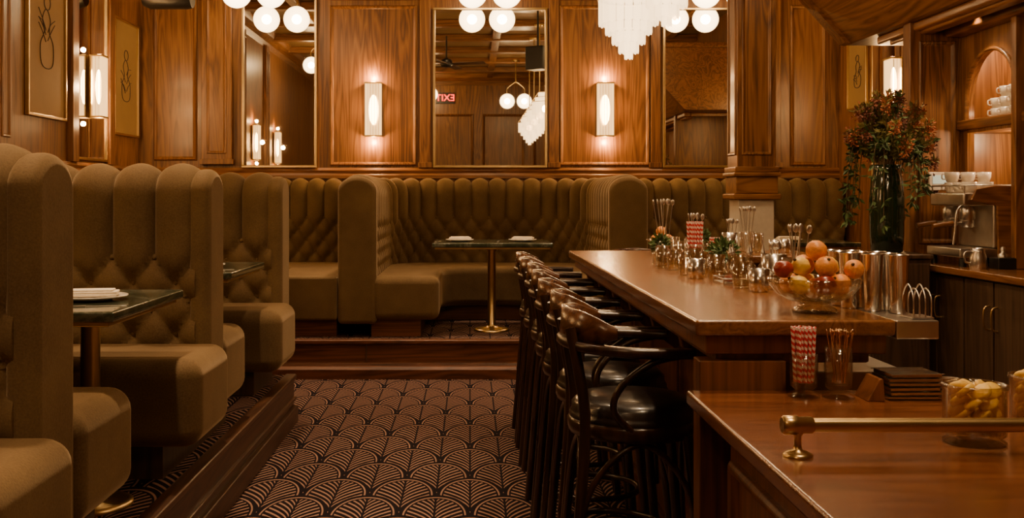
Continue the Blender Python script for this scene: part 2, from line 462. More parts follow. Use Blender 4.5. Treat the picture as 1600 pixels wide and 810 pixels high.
# hanging horn speaker top left
t=thing('wall_speaker',"black cylindrical speaker hung in the room corner",'speaker',(-2.62,8.85,3.06))
MB().sweep([(-.2,0,0),(-.14,0,0),(.18,0,0),(.22,0,0)],[(.11*math.cos(a*pi/10),.11*math.sin(a*pi/10)) for a in range(20)],scales=[.75,1,1,.9]).obj('speaker_body',BLACK,t)
MB().tube([(0,0,.10),(0,0,.74)],.012).obj('mounting_rod',BLACK,t)
# exit sign on front wall (seen through mirror)
t=thing('exit_sign',"black exit sign with glowing red letters",'sign',(-.5,YF+.03,3.32))
MB().box(-.19,.19,-.03,.02,-.11,.11).obj('sign_case',BLACK,t,.004)
tx=bpy.data.curves.new('letters','FONT'); tx.body='EXIT'; tx.size=.19; tx.align_x='CENTER'; tx.align_y='CENTER'; tx.extrude=.004
to=bpy.data.objects.new('letters_tmp',tx); COL.objects.link(to); bpy.context.view_layer.update()
me=bpy.data.meshes.new_from_object(to.evaluated_get(bpy.context.evaluated_depsgraph_get())); bpy.data.objects.remove(to)
me.materials.clear(); me.materials.append(REDE)
lo=bpy.data.objects.new('letters',me); COL.objects.link(lo); lo.parent=t; lo.rotation_euler=(pi/2,0,pi); lo.location=(0,.026,0)
for i in range(6):
    x0=XL+.25+i*1.03
    m=MB(); m.ringmold(x0,x0+.85,1.3,3.0,.05,.03,'y',YF,1); m.ringmold(x0,x0+.85,.2,1.15,.05,.03,'y',YF,1); trim(m,W_Z)
# ---------------------------------------------------------------- platforms
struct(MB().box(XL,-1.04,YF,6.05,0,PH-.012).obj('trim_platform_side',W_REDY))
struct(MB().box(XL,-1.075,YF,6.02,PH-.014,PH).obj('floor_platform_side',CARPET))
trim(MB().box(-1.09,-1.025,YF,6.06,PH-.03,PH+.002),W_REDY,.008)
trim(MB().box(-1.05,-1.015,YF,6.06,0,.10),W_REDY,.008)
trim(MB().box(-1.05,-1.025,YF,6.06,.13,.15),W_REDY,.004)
struct(MB().box(XL,XR,7.5,YB,0,PH-.012).obj('trim_platform_back',W_RED))
struct(MB().box(XL,XR,7.54,YB,PH-.014,PH).obj('floor_platform_back',CARPET))
trim(MB().box(XL,XR,7.475,7.55,PH-.03,PH+.002),W_RED,.008)
trim(MB().prism([(7.5,0),(7.44,0),(7.44,.07),(7.455,.09),(7.47,.095),(7.48,.115),(7.5,.12)],XL,XR,'x'),W_RED)
for xx in (-1.9,-.76,.38,1.5,2.6):
    trim(MB().box(xx-.004,xx+.004,7.49,7.5,.12,PH-.03),W_DK)
# ---------------------------------------------------------------- tufted backs
def tuft_back(mb,spine,T,z0,z1,wch=.165,zt=None,hh=.24,A=.05,btn=True):
    P=[Vector((p[0],p[1])) for p in spine]
    L=[0]
    for a,b in zip(P,P[1:]): L.append(L[-1]+(b-a).length)
    tot=L[-1]; nch=max(1,round(tot/wch)); w=tot/nch
    def at(s):
        s=min(max(s,0),tot)
        for i in range(len(L)-1):
            if s<=L[i+1]+1e-9:
                t=(s-L[i])/max(1e-9,L[i+1]-L[i]); return P[i].lerp(P[i+1],t)
        return P[-1]
    def nor(s):
        d=at(s+.05)-at(s-.05); d.normalize(); return Vector((-d.y,d.x))
    R=T/2-A; sec=[]
    N=44
    for k in range(N): sec.append((R,z0+(z1-A-R-z0)*k/N,1,0))
    for k in range(13):
        a=pi*k/12; sec.append((R*math.cos(a),z1-A-R+R*math.sin(a),math.cos(a),math.sin(a)))
    for k in range(N): sec.append((-R,z1-A-R-(z1-A-R-z0)*(k+1)/N,-1,0))
    def h(u,z):
        ch=A*abs(math.sin(pi*u))**.55
        if z>=zt: return ch
        v=(z-zt)/hh
        return A*(abs(math.sin(pi*(u+v)))*abs(math.sin(pi*(u-v))))**.32
    fr=[0,.025,.07,.14,.23,.33,.42,.5,.58,.67,.77,.86,.93,.975]
    us=[c+f_ for c in range(nch) for f_ in fr]+[nch]
    n=len(us)-1
    vs=[];m=len(sec)
    for u in us:
        s=u*w; p=at(s); nn=nor(s)
        for off,z,na,nz in sec:
            d=h(u,z)
            q=p+nn*(off+na*d); vs.append((q.x,q.y,z+nz*d))
    fs=[(i*m+j,(i+1)*m+j,(i+1)*m+j+1,i*m+j+1) for i in range(n) for j in range(m-1)]
    mb.add(vs,fs,True)
    mb.add(vs[:m],[tuple(range(m))]); mb.add(vs[-m:],[tuple(range(m))[::-1]])
    if btn:
        r=0; z=zt
        while z>z0+.12:
            for i in range(nch+1):
                s=(i+.5*(r%2))*w
                if s<.03 or s>tot-.03: continue
                p=at(s);nn=nor(s)
                for sg in(1,-1):
                    q=p+nn*sg*(R+.006); mb.sphere((q.x,q.y,z),.014,8,5)
            r+=1; z-=hh/2
def endcap(mb,cx,y0,y1,T,z0,z1,axis='y'):
    R=T/2; poly=[(cx-R,z0),(cx+R,z0)]
    for k in range(13):
        a=pi*k/12*1.0; poly.append((cx+R*math.cos(a)*1.0,z1-R*.75+R*.75*math.sin(a)))
    mb.prism(poly,y0,y1,axis)
# side booths: back-to-back benches, three of them
def side_bench(yc,label,near=True,far=True,dw=0):
    t=thing('booth_bench',label,'booth',(XL+.04,yc,PH),0,'side banquettes')
    W=-1.12-XL-.04+dw
    b=MB(); tuft_back(b,[(0.02,0),(W,0)],.28,.10,1.19,.168,.80,.21); b.obj('backrest',VEL,t)
    e=MB(); endcap(e,0,W-.03,W+.06,.26,.10,1.165,'x'); e.obj('end_panel',VEL,t,.035,5)
    if near:
        m=MB(); m.box(.02,W+.14-dw,-.60,-.10,.13,.455); m.obj('seat',VEL,t,.07,6)
        MB().box(.02,W-.02,-.5,0,0,.14).obj('base',W_DK,t)
    if far:
        m=MB(); m.box(.02,W+.06-dw,.10,.58,.13,.455); m.obj('seat',VEL,t,.07,6)
        MB().box(.02,W-.02,0,.48,0,.14).obj('base',W_DK,t)
    return t
BL="olive velvet booth bench with tall channel-tufted back and padded seats"
side_bench(2.68,BL,dw=-.018); side_bench(4.30,BL); side_bench(5.90,"olive velvet channel-tufted booth bench ending the row",True,False)
# back banquettes
def arc(cx,cy,r,a0,a1,n=8):
    return [(cx+r*math.cos(math.radians(a0+(a1-a0)*k/n)),cy+r*math.sin(math.radians(a0+(a1-a0)*k/n))) for k in range(n+1)]
t=thing('corner_banquette',"U-shaped olive velvet banquette with deep button tufting",'banquette',(.17,0,PH))
hw=1.01; y0=7.68; yb=9.40; r=.45
sp=[(-hw,y0)]+arc(-hw+r,yb-r,r,180,90)+arc(hw-r,yb-r,r,90,0)+[(hw,y0)]
b=MB(); tuft_back(b,sp,.30,.10,1.22,.160,.86,.20); b.obj('backrest',VEL,t)
for sx in(-1,1):
    e=MB(); endcap(e,sx*hw,y0-.08,y0+.03,.29,.10,1.20,'y'); e.obj('end_panel',VEL,t,.035,5)
ih=.40; oh=hw-.1
poly=[(-oh,7.6),(-ih,7.6)]+arc(-ih+.25,8.62-.25,.25,180,90)+arc(ih-.25,8.62-.25,.25,90,0)+[(ih,7.6),(oh,7.6)]+arc(oh-.35,9.3-.35,.35,0,90)+arc(-oh+.35,9.3-.35,.35,90,180)
MB().prism(poly,.13,.455).obj('seat',VEL,t,.06,5)
ih2=ih+.14
poly=[(-oh,7.68),(-ih2,7.68)]+arc(-ih2+.2,8.75-.2,.2,180,90)+arc(ih2-.2,8.75-.2,.2,90,0)+[(ih2,7.68),(oh,7.68),(oh,9.3),(-oh,9.3)]
MB().prism(poly,0,.14).obj('base',W_RED,t)
# left rear L banquette
t=thing('corner_banquette',"L-shaped olive velvet tufted banquette in the room corner",'banquette',(0,0,PH))
b=MB(); tuft_back(b,[(-3.03,9.42),(-1.02,9.42)],.28,.10,1.22,.160,.86,.20); b.obj('backrest',VEL,t)
MB().prism([(-3.02,8.7),(-1.7,8.7)]+arc(-1.7,8.5,.2,90,0)+[(-1.5,7.6),(-.99,7.6),(-.99,9.32),(-3.02,9.32)],.13,.455).obj('seat',VEL,t,.06,5)
MB().prism([(-3.02,8.82),(-1.4,8.82),(-1.4,7.68),(-1.0,7.68),(-1.0,9.3),(-3.02,9.3)],0,.14).obj('base',W_RED,t)
# right rear banquette
t=thing('corner_banquette',"olive velvet tufted banquette behind the column beside mirror",'banquette',(0,0,PH))
b=MB(); tuft_back(b,[(1.36,9.42),(3.40,9.42)],.28,.10,1.22,.160,.86,.20); b.obj('backrest',VEL,t)
MB().prism([(3.42,8.7),(2.05,8.7)]+arc(2.05,8.5,.2,90,180)+[(1.85,7.6),(1.34,7.6),(1.34,9.32),(3.42,9.32)],.13,.455).obj('seat',VEL,t,.06,5)
MB().prism([(3.42,8.82),(1.74,8.82),(1.74,7.68),(1.34,7.68),(1.34,9.3),(3.42,9.3)],0,.14).obj('base',W_RED,t)
# ---------------------------------------------------------------- tables
def table(loc,sx,sy,label,offs=((0,0),)):
    t=thing('dining_table',label,'table',loc,0,'marble booth tables')
    MB().box(-sx,sx,-sy,sy,.668,.70).obj('tabletop',MARB,t,.006)
    MB().box(-sx+.02,sx-.02,-sy+.02,sy-.02,.652,.668).obj('under_frame',BRASS,t,.003)
    for ox,oy in offs:
        p=MB(); p.lathe([(.14,0),(.14,.012),(.12,.02),(.05,.03),(.032,.05),(.032,.62),(.05,.64),(.06,.655)],28,(ox,oy,0)); p.obj('pedestal',BRASS,t)
    return t
table((.17,8.02,PH),.455,.33,"rectangular green marble table on brass pedestal")
table((-1.95,3.48,PH),.87,.38,"green marble booth table with brass leg set with plate",((.66,0),(-.55,0)))
table((-1.97,5.10,PH),.87,.38,"green marble booth table with brass leg set with napkin",((.62,0),(-.55,0)))
table((2.55,8.1,PH),.42,.33,"small green marble table behind the column")
ZT=PH+.70
def plate(loc,rz=0,r=.12,label="white plate with folded linen napkin on marble table"):
    t=tag(MB().lathe([(.0,0),(r*.55,0),(r*.6,.004),(r,.014),(r,.018),(r*.6,.009),(0,.008)],32).obj('plate',WHITE,loc=loc),label,'plate')
    n=MB()
    n.box(-.085,.085,-.045,.045,0,.009); n.box(-.08,.088,-.042,.04,.009,.017); n.box(-.07,.075,-.036,.034,.017,.023)
    o=tag(n.obj('napkin',NAP,loc=(loc[0],loc[1],loc[2]+.0145),bevel=.004),"folded cream linen napkin resting on a white plate",'napkin'); o.rotation_euler=(0,0,rz)
plate((-1.28,3.46,ZT),.2); plate((-1.33,5.05,ZT),.1); plate((-.08,8.0,ZT),.1,.11); plate((.41,8.0,ZT),-.2,.11); plate((2.5,8.05,ZT),0,.11)
def knife(loc,rz):
    k=MB(); k.box(-.10,0,-.006,.006,0,.004); k.prism([(0,-.005),(.11,-.006),(.125,.0),(.11,.008),(0,.007)],0,.002)
    o=tag(k.obj('table_knife',STEEL,loc=loc,bevel=.001),"steel table knife lying on marble table",'knife'); o.rotation_euler=(0,0,rz)
knife((-1.22,3.25,ZT),.25); knife((-1.25,4.88,ZT),.1); knife((-.25,7.95,ZT),1.4); knife((.22,7.98,ZT),1.5)
# ---------------------------------------------------------------- column
t=thing('square_column',"square oak-clad column with moulded collar and cream lower post",'column',(2.0,7.28,0)); t['kind']='structure'
h=.135
m=MB().box(-h,h,-h,h,1.52,ZC-.1); m.ringmold(-h+.03,h-.03,1.62,3.6,.025,.012,'y',-h,-1); m.ringmold(-h+.03,h-.03,1.62,3.6,.025,.012,'x',-h,-1); m.obj('column_shaft',W_Z,t,.003)
m=MB()
for a,z0_,z1_ in((.03,1.31,1.35),(.012,1.35,1.47),(.03,1.47,1.50),(.02,1.50,1.54)): m.box(-h-a,h+a,-h-a,h+a,z0_,z1_)
m.obj('column_collar',W_X,t,.008)
MB().box(-h+.01,h-.01,-h+.01,h-.01,0,1.31).obj('column_post',PAINTW,t,.004)
# ---------------------------------------------------------------- bar
ZB=1.04
t=thing('bar_counter',"long polished wooden bar counter with moulded edge and panelled front",'bar counter',(0,0,0))
top=[(.53,2.4),(1.0,2.4),(1.0,5.0),(1.75,5.0),(1.75,5.5),(.53,5.5)]
MB().prism(top,ZB-.038,ZB).obj('countertop',BT_Y,t,.008,3)
m=MB(); m.box(.56,.99,2.43,5.47,ZB-.085,ZB-.038); m.box(.59,.96,2.46,5.44,ZB-.11,ZB-.085); m.obj('apron',W_BAR,t,.006)
m=MB().box(.72,.82,2.5,5.4,0,ZB-.1)
for i in range(6):
    a=2.55+i*.475; m.ringmold(a,a+.42,.28,.86,.03,.02,'x',.72,-1)
m.box(.70,.84,2.5,5.4,0,.16); m.obj('bar_front',W_BAR,t,.003)
for i in range(7):
    a=2.53+i*.475
    MB().prism([(.72,ZB-.11),(.61,ZB-.11),(.62,ZB-.15),(.66,ZB-.20),(.70,ZB-.23),(.72,ZB-.28)],a-.02,a+.02,'y').obj('corbel',W_BAR,t,.004)
MB().box(.545,.75,2.43,2.5,0,ZB-.1).obj('end_panel',W_BAR,t,.003)
MB().box(1.0,1.10,2.4,4.9,ZB-.045,ZB-.001).obj('steel_ledge',STEEL,t,.003)
MB().box(1.0,1.70,5.08,5.42,0,ZB-.04).obj('bar_return',W_BAR,t)
t=thing('ice_well',"stainless steel ice well and speed rail under the bar",'bar sink',(.84,2.75,0))
m=MB(); m.box(0,.34,0,1.6,.5,.86); m.obj('well_body',STEEL,t,.006); 
for a in(.05,.29):
    for c in(.06,1.54): MB().tube([(a,c,0),(a,c,.5)],.018).obj('well_leg',STEEL,t)
# lower counter
ZL=.873
t=thing('service_counter',"lower polished wooden service counter joined to the bar end",'counter',(0,0,0))
MB().box(.51,2.0,.75,2.42,ZL-.035,ZL).obj('countertop',BT_X,t,.008,3)
m=MB().box(.56,1.95,.8,2.40,ZL-.075,ZL-.035); m.obj('apron',W_BAR,t,.006)
m=MB().box(.60,1.9,.85,2.36,0,ZL-.07)
for i in range(3): m.ringmold(.9+i*.49,.9+i*.49+.44,.12,ZL-.14,.04,.02,'x',.60,-1)
m.obj('counter_body',W_BAR,t,.003)
# brass rail
t=thing('brass_rail',"polished brass guard rail on short posts along the service counter",'rail',(0,1.80,ZL))
MB().tube([(.60,0,.055),(1.75,0,.055)],.0125,20).obj('rail_tube',BRASS,t)
m=MB(); m.sweep([(.548,0,.055),(.552,0,.055),(.575,0,.055),(.577,0,.055),(.60,0,.055),(.604,0,.055)],[(.017*math.cos(a*pi/12),.017*math.sin(a*pi/12)) for a in range(24)],scales=[.8,1,1,.88,.88,.7]); m.obj('end_finial',BRASS,t)
for xx in(.576,1.5):
    MB().lathe([(.026,0),(.026,.004),(.02,.008),(.008,.012),(.0065,.02),(.0065,.036),(.011,.042),(.012,.048)],24,(xx,0,0)).obj('rail_post',BRASS,t)
# ---------------------------------------------------------------- bar stools
def stool(loc):
    t=thing('bar_stool',"dark bentwood bar stool with curved armrest and black leather seat",'bar stool',loc,0,'bentwood bar stools')
    MB().lathe([(0,.69),(.165,.69),(.178,.70),(.18,.715),(.176,.722),(.172,.73),(.172,.745),(.155,.762),(.10,.772),(0,.775)],36).obj('seat',BLKLEA,t)
    MB().lathe([(.15,.665),(.178,.665),(.184,.68),(.184,.70),(.178,.71),(.15,.71)],36).obj('seat_ring',BENT,t)
    for sy in(-1,1):
        MB().tube(catmull([(-.205,sy*.175,0),(-.175,sy*.16,.35),(-.15,sy*.145,.7),(-.165,sy*.13,.85),(-.188,sy*.115,.97)],6),.0155,10).obj('leg',BENT,t)
        MB().tube(catmull([(.19,sy*.175,0),(.16,sy*.155,.35),(.13,sy*.13,.68)],6),.0155,10).obj('leg',BENT,t)
        MB().tube(catmull([(.10,sy*.19,.905),(.02,sy*.195,.885),(-.06,sy*.19,.82),(-.075,sy*.18,.75),(-.01,sy*.17,.685)],6),.010,8).obj('arm_support',BENT,t)
        MB().tube(catmull([(-.185,sy*.165,.34),(-.13,sy*.16,.55),(0,sy*.158,.66),(.12,sy*.155,.55),(.165,sy*.16,.34)],6),.009,8).obj('side_brace',BENT,t)
    for sx in(-1,1):
        MB().tube(catmull([(sx*.178,-.155,.34),(sx*.16,-.10,.57),(sx*.15,0,.65),(sx*.16,.10,.57),(sx*.178,.155,.34)],6),.009,8).obj('brace',BENT,t)
    ring=[(.175*math.cos(a*pi/16),.165*math.sin(a*pi/16),.24) for a in range(32)]
    MB().tube(ring,.011,8,closed=True).obj('foot_ring',BENT,t)
    path=catmull([(.135,-.185,.91),(.05,-.20,.912),(-.05,-.198,.915),(-.15,-.14,.92),(-.195,0,.925),(-.15,.14,.92),(-.05,.198,.915),(.05,.20,.912),(.135,.185,.91)],7)
    sec=[(-.02,-.008),(-.015,-.013),(.015,-.013),(.02,-.008),(.02,.008),(.015,.013),(-.015,.013),(-.02,.008)]
    MB().sweep(path,sec).obj('armrest',BENT,t)
    cp=[(-.197*math.cos(a)*1.0+.0,.19*math.sin(a),.972-.012*abs(math.sin(a))) for a in [math.radians(-70+140*k/20) for k in range(21)]]
    sec=[(-.008,-.045),(.006,-.05),(.010,-.045),(.010,.045),(.004,.052),(-.006,.05)]
    MB().sweep(cp,sec,scales=[.3,.5,.68,.82,.93]+[1]*11+[.93,.82,.68,.5,.3]).obj('backrest',BENTR,t)
    return t
s0=stool((.462,2.92,0))
for i in range(1,7): copy_thing(s0,(.462+.006*math.sin(i*2),2.92+.465*i,0))
copy_thing(s0,(.98,5.95,0),-pi/2)
# ---------------------------------------------------------------- back bar (right)
XF=2.6
def cabinet(y0,y1):
    t=thing('base_cabinet',"dark wood back-bar cabinet with two panelled doors",'cabinet',(XF,y0,0),0,'back bar cabinets')
    d=y1-y0
    MB().box(.03,.80,0.002,d-.002,.08,.91).obj('body',W_DK,t)
    MB().box(.08,.78,0.004,d-.004,0,.08).obj('toe_kick',BLACK,t)
    for k in range(2):
        a=.008+k*d/2; b_=a+d/2-.016
        m=MB().box(.008,.03,a,b_,.10,.90); m.ringmold(a+.05,b_-.05,.16,.84,.025,.008,'x',.008,1)
        dd=m.obj('door',W_DK,t,.003)
        yy=b_-.03 if k==0 else a+.03
        MB().tube(catmull([(.008,yy,.66),(-.018,yy,.67),(-.024,yy,.72),(-.018,yy,.77),(.008,yy,.78)],5),.005,8).obj('handle',BRASS,dd)
    return t
for a in (6.03-.62,6.03-1.24,6.03-1.86): cabinet(a,a+.62)
tag(MB().box(XF-.03,XR-.08,4.15,6.04,.912,.95).obj('back_counter_top',BT_Y,bevel=.006),"polished wood counter top along the back bar cabinets",'countertop')
# end panel
m=MB().box(XF,XR,6.05,6.15,0,2.36); m.ringmold(XF+.05,XF+.27,1.05,2.25,.03,.015,'y',6.05,-1); trim(m,W_Z,.003)
def plate_with_holes(outer,holes,thick,name,mat):
    cu=bpy.data.curves.new(name+'_c','CURVE'); cu.dimensions='2D'; cu.fill_mode='BOTH'; cu.extrude=thick/2
    for pl in [outer]+holes:
        sp=cu.splines.new('POLY'); sp.points.add(len(pl)-1)
        for p,(a,b) in zip(sp.points,pl): p.co=(a,b,0,1)
        sp.use_cyclic_u=True
    o=bpy.data.objects.new(name,cu); COL.objects.link(o); bpy.context.view_layer.update()
    me=bpy.data.meshes.new_from_object(o.evaluated_get(bpy.context.evaluated_depsgraph_get())); bpy.data.objects.remove(o)
    me.materials.clear(); me.materials.append(mat)
    o=bpy.data.objects.new(name,me); COL.objects.link(o); return o
def archhole(y0,y1,z0,zs):
    r=(y1-y0)/2; c=(y0+y1)/2
    return [(y0,z0),(y1,z0)]+[(c+r*math.cos(pi*k/20),zs+r*math.sin(pi*k/20)) for k in range(21)]
holes=[archhole(5.42,5.97,1.77,1.88),archhole(4.72,5.27,1.77,1.88),[(5.42,.955),(5.97,.955),(5.97,1.70),(5.42,1.70)],[(4.72,.955),(5.27,.955),(5.27,1.70),(4.72,1.70)]]
o=plate_with_holes([(4.2,.95),(6.05,.95),(6.05,2.36),(4.2,2.36)],holes,.04,'trim_niche_front',W_Y)
struct(o); o.matrix_world=Matrix(((0,0,1,2.92),(1,0,0,0),(0,1,0,0),(0,0,0,1)))
for (a,b) in((5.42,5.97),(4.72,5.27)):
    m=MB(); pts=[(2.895,a+0,1.77)]+[(2.895,(a+b)/2-(b-a)/2*math.cos(pi*k/20),1.88+(b-a)/2*math.sin(pi*k/20)) for k in range(21)]+[(2.895,b,1.77)]
    m.tube(pts,.014,6); trim(m,W_Y)
trim(MB().box(2.94,3.38,4.2,6.05,1.70,1.77),W_Y,.006)
trim(MB().box(2.87,2.93,4.2,6.05,1.72,1.775),W_Y,.01)
trim(MB().box(3.38,XR,4.2,6.05,.95,2.36),W_Y)
for yy in(4.2,4.99,5.345): trim(MB().box(2.94,3.38,yy-.02,yy+.02,.95,2.36),W_Z)
trim(MB().box(2.84,2.92,5.33,5.38,.95,2.36),W_Z,.006)
light('niche_light',(3.1,5.70,2.25),14,None,.03); light('niche_light',(3.12,5.70,1.66),9,None,.03); light('niche_light',(3.12,5.0,2.2),7,None,.03)
# soffit over back bar
m=MB().prism([(XR,2.36),(2.57,2.36),(2.28,2.68),(2.28,3.1),(XR,3.1)],4.0,6.98,'y'); trim(m,W_Y,.004)
m=MB(); m.box(2.62,2.70,4.0,6.6,2.31,2.36); m.box(2.70,XR,6.52,6.6,2.31,2.36); m.box(2.66,2.74,4.0,6.5,2.29,2.32); trim(m,W_Y,.012)
trim(MB().prism([(2.57,2.36),(2.53,2.37),(2.25,2.68),(2.28,2.70)],6.9,7.02,'y'),W_X)
trim(MB().box(2.80,2.95,4.2,6.05,2.27,2.36),W_Y,.02)
trim(MB().box(2.2,XR,4.0,7.0,3.1,3.16),W_Y,.01)
# cups on niche shelf
cupm=None
def cup(loc,label="white ceramic espresso cup stacked on niche shelf"):
    global cupm
    if cupm is None:
        m=MB().lathe([(.022,0),(.03,.004),(.038,.03),(.040,.058),(.037,.058),(.034,.03),(.02,.006),(0,.006)],20)
        m.tube(catmull([(-.036,0,.045),(-.055,0,.045),(-.055,0,.02),(-.033,0,.018)],4),.004,6)
        o=m.obj('coffee_cup',WHITE); cupm=o
    else: o=cupm.copy(); COL.objects.link(o)
    o.location=loc; tag(o,label,'cup','white cups'); return o
for yy in(5.50,5.60,5.70,5.80):
    for k in range(3 if yy!=5.80 else 2): cup((2.99,yy,1.771+k*.0585))
for yy in(5.55,5.66,5.77): 
    for k in range(3): cup((3.10,yy,1.771+k*.0585))
# espresso machine
ZE=.95
EX,EY=2.83,5.70
t=thing('espresso_machine',"chrome espresso machine with wooden side panel and portafilters",'coffee machine',(EX,EY,ZE))
MB().box(-.20,.18,-.2,.2,.05,.10).obj('drip_tray',STEEL,t,.008)
MB().box(-.02,.18,-.2,.2,.10,.36).obj('body',STEEL,t,.012)
MB().box(-.18,.18,-.2,.2,.33,.40).obj('top_housing',STEEL,t,.012)
PN=[(.0,.05),(.18,.05),(.18,.44),(-.02,.44),(-.12,.42),(-.15,.36),(-.01,.33)]
MB().prism(PN,-.222,-.202,'y').obj('side_panel',W_X,t,.006)
MB().prism(PN,.202,.222,'y').obj('side_panel',W_X,t,.006)
for yy in(-.1,.1):
    g=MB().lathe([(.034,.25),(.04,.26),(.04,.31),(.03,.33)],20,(-.11,yy,0)); g.obj('group_head',STEEL,t)
    p=MB().lathe([(.02,.21),(.036,.215),(.038,.25)],20,(-.11,yy,0)); p.tube([(-.14,yy,.235),(-.19,yy,.232)],.008); p.obj('portafilter',STEEL,t)
    h_=MB().tube([(-.19,yy,.232),(-.23,yy,.228),(-.30,yy,.215)],.015,12); h_.obj('portafilter_handle',W_X,t)
m=MB(); m.tube(catmull([(-.16,-.16,.34),(-.20,-.17,.30),(-.21,-.17,.2),(-.22,-.17,.12)],6),.006,8); m.obj('steam_wand',STEEL,t)
for xx in(-.17,.14):
    for yy in(-.17,.17): MB().lathe([(.02,0),(.016,.05)],14,(xx,yy,0)).obj('foot',BLACK,t)
m=MB()
m.tube([(-.17,-.19,.44),(-.17,.19,.44),(.17,.19,.44),(.17,-.19,.44)],.005,6,closed=True)
for q in((-.17,-.19),(-.17,.19),(.17,.19),(.17,-.19)): m.tube([(q[0],q[1],.4),(q[0],q[1],.44)],.005,6)
m.obj('cup_rail',STEEL,t)
for (a,b) in((-.1,.1),(-.01,.1),(-.1,.0),(.08,.1),(-.1,-.1),(-.01,-.1)): 
    for k in range(1 if b<.05 else 2): cup((EX+a,EY+b,ZE+.402+k*.0585),"white ceramic cup warming on the espresso machine")
t=thing('coffee_grinder',"black coffee grinder with domed bean hopper behind espresso machine",'grinder',(3.20,5.90,ZE))
MB().box(-.07,.07,-.06,.07,0,.40).obj('grinder_body',BLACK,t,.015)
MB().lathe([(.045,.40),(.065,.44),(.07,.49)],24).obj('bean_hopper',BROWNG,t); MB().lathe([(.07,.49),(.072,.50),(.05,.52),(0,.525)],24).obj('hopper_lid',BLACK,t)
t=thing('milk_pitcher',"small stainless milk frothing pitcher on back counter",'pitcher',(2.67,5.38,ZE))
MB().lathe([(.04,0),(.045,.02),(.042,.06),(.034,.09),(.036,.11),(.033,.11),(.03,.09)],24).obj('pitcher_body',STEEL,t)
MB().tube(catmull([(-.034,0,.09),(-.07,0,.085),(-.07,0,.04),(-.042,0,.03)],5),.005,8).obj('handle',STEEL,t)
t=thing('knock_box',"black tamper stand on back counter",'tamper stand',(2.80,5.38,ZE))
MB().box(-.05,.05,-.05,.05,0,.06).obj('stand_body',BLACK,t,.006); MB().lathe([(.025,.06),(.025,.075),(.01,.085),(.014,.10),(.01,.115),(0,.117)],18).obj('tamper',STEEL,t)
# thermostat
t=thing('wall_thermostat',"white wall thermostat with small screen on oak post",'thermostat',(2.76,6.035,1.42))
MB().box(-.06,.06,-.015,.01,-.055,.055).obj('case',WHITE,t,.006); MB().box(-.04,.04,-.018,-.014,-.015,.035).obj('screen',SCREEN,t)
# side cabinet + vase
t=thing('side_cabinet',"narrow dark wood side cabinet holding a flower vase",'cabinet',(2.37,5.82,0))
MB().box(-.16,.17,-.17,.17,0,.985).obj('body',W_DK,t,.004); MB().box(-.18,.18,-.19,.19,.985,1.01).obj('cabinet_top',W_DK,t,.005)
m=MB().box(-.15,.16,-.185,-.17,.08,.96); d_=m.obj('door',W_DK,t,.003); MB().sphere((.12,-.195,.6),.012).obj('knob',BRASS,d_)
t=thing('flower_arrangement',"tall wild arrangement of rust blooms and greenery in dark glass vase",'flowers',(2.37,5.82,1.01))
MB().lathe([(.07,0),(.085,.01),(.092,.1),(.095,.3),(.085,.42),(.07,.47),(.08,.50),(.072,.50),(.062,.47),(.07,.4)],28,rib=.02,nr=7).obj('vase',VASEM,t)
rnd=random.Random(4)
stems=MB(); lg=MB(); lo_=MB(); fr=MB(); fd=MB()
def leaf(mb,p,d,L,w):
    d=d.normalized(); s=d.cross(Vector((rnd.uniform(-1,1),rnd.uniform(-1,1),rnd.uniform(-1,1)))).normalized()
    n=d.cross(s)*L*.12
    a=p;b=p+d*L*.5+s*w+n;c=p+d*L;e=p+d*L*.5-s*w+n
    mb.add([a,b,c,e],[(0,1,2),(0,2,3)])
for i in range(72):
    a=rnd.uniform(0,2*pi); e=rnd.uniform(.05,1)**.6
    R_=.26*e; Z_=.96-.46*e*rnd.uniform(.4,1)
    droop=i%5==0
    tip=Vector((R_*math.cos(a),R_*.75*math.sin(a),Z_)) if not droop else Vector((.23*math.cos(a),.18*math.sin(a),.16+rnd.uniform(0,.22)))
    if droop: pts=[(0,0,.3),(.05*math.cos(a),.05*math.sin(a),.55),(.19*math.cos(a),.15*math.sin(a),.6),tip]
    else: pts=[(0,0,.3),(.04*math.cos(a),.04*math.sin(a),.52),(tip.x*.6,tip.y*.6,.5+(tip.z-.5)*.55),tip]
    P_=catmull(pts,6); stems.tube(P_,.0028,5)
    kind=i%4
    for k in range(8,len(P_)):
        p=P_[k]; dd=(P_[k]-P_[k-1])
        for q in range(4):
            d=dd.normalized()*.6+Vector((rnd.uniform(-1,1),rnd.uniform(-1,1),rnd.uniform(-1,1)))
            leaf(lg if (kind in(0,) or droop) else lo_,p,d,rnd.uniform(.03,.06),rnd.uniform(.006,.012))
    if not droop:
        for q in range(80):
            d=Vector((rnd.gauss(0,1),rnd.gauss(0,1),rnd.gauss(0,1))).normalized()
            leaf(fr if kind in(1,2) else fd,tip+d*rnd.uniform(.0,.028)-Vector((0,0,rnd.uniform(0,.05))),d,rnd.uniform(.012,.024),.006)
stems.obj('stems',STEM,t); lg.obj('foliage',LEAFG,t,label="dark green trailing foliage"); lo_.obj('foliage',LEAFD,t,label="olive leaves"); fr.obj('blossoms',FLOR,t,label="rust-red blossoms"); fd.obj('blossoms',FLORD,t,label="plum-brown seed heads")
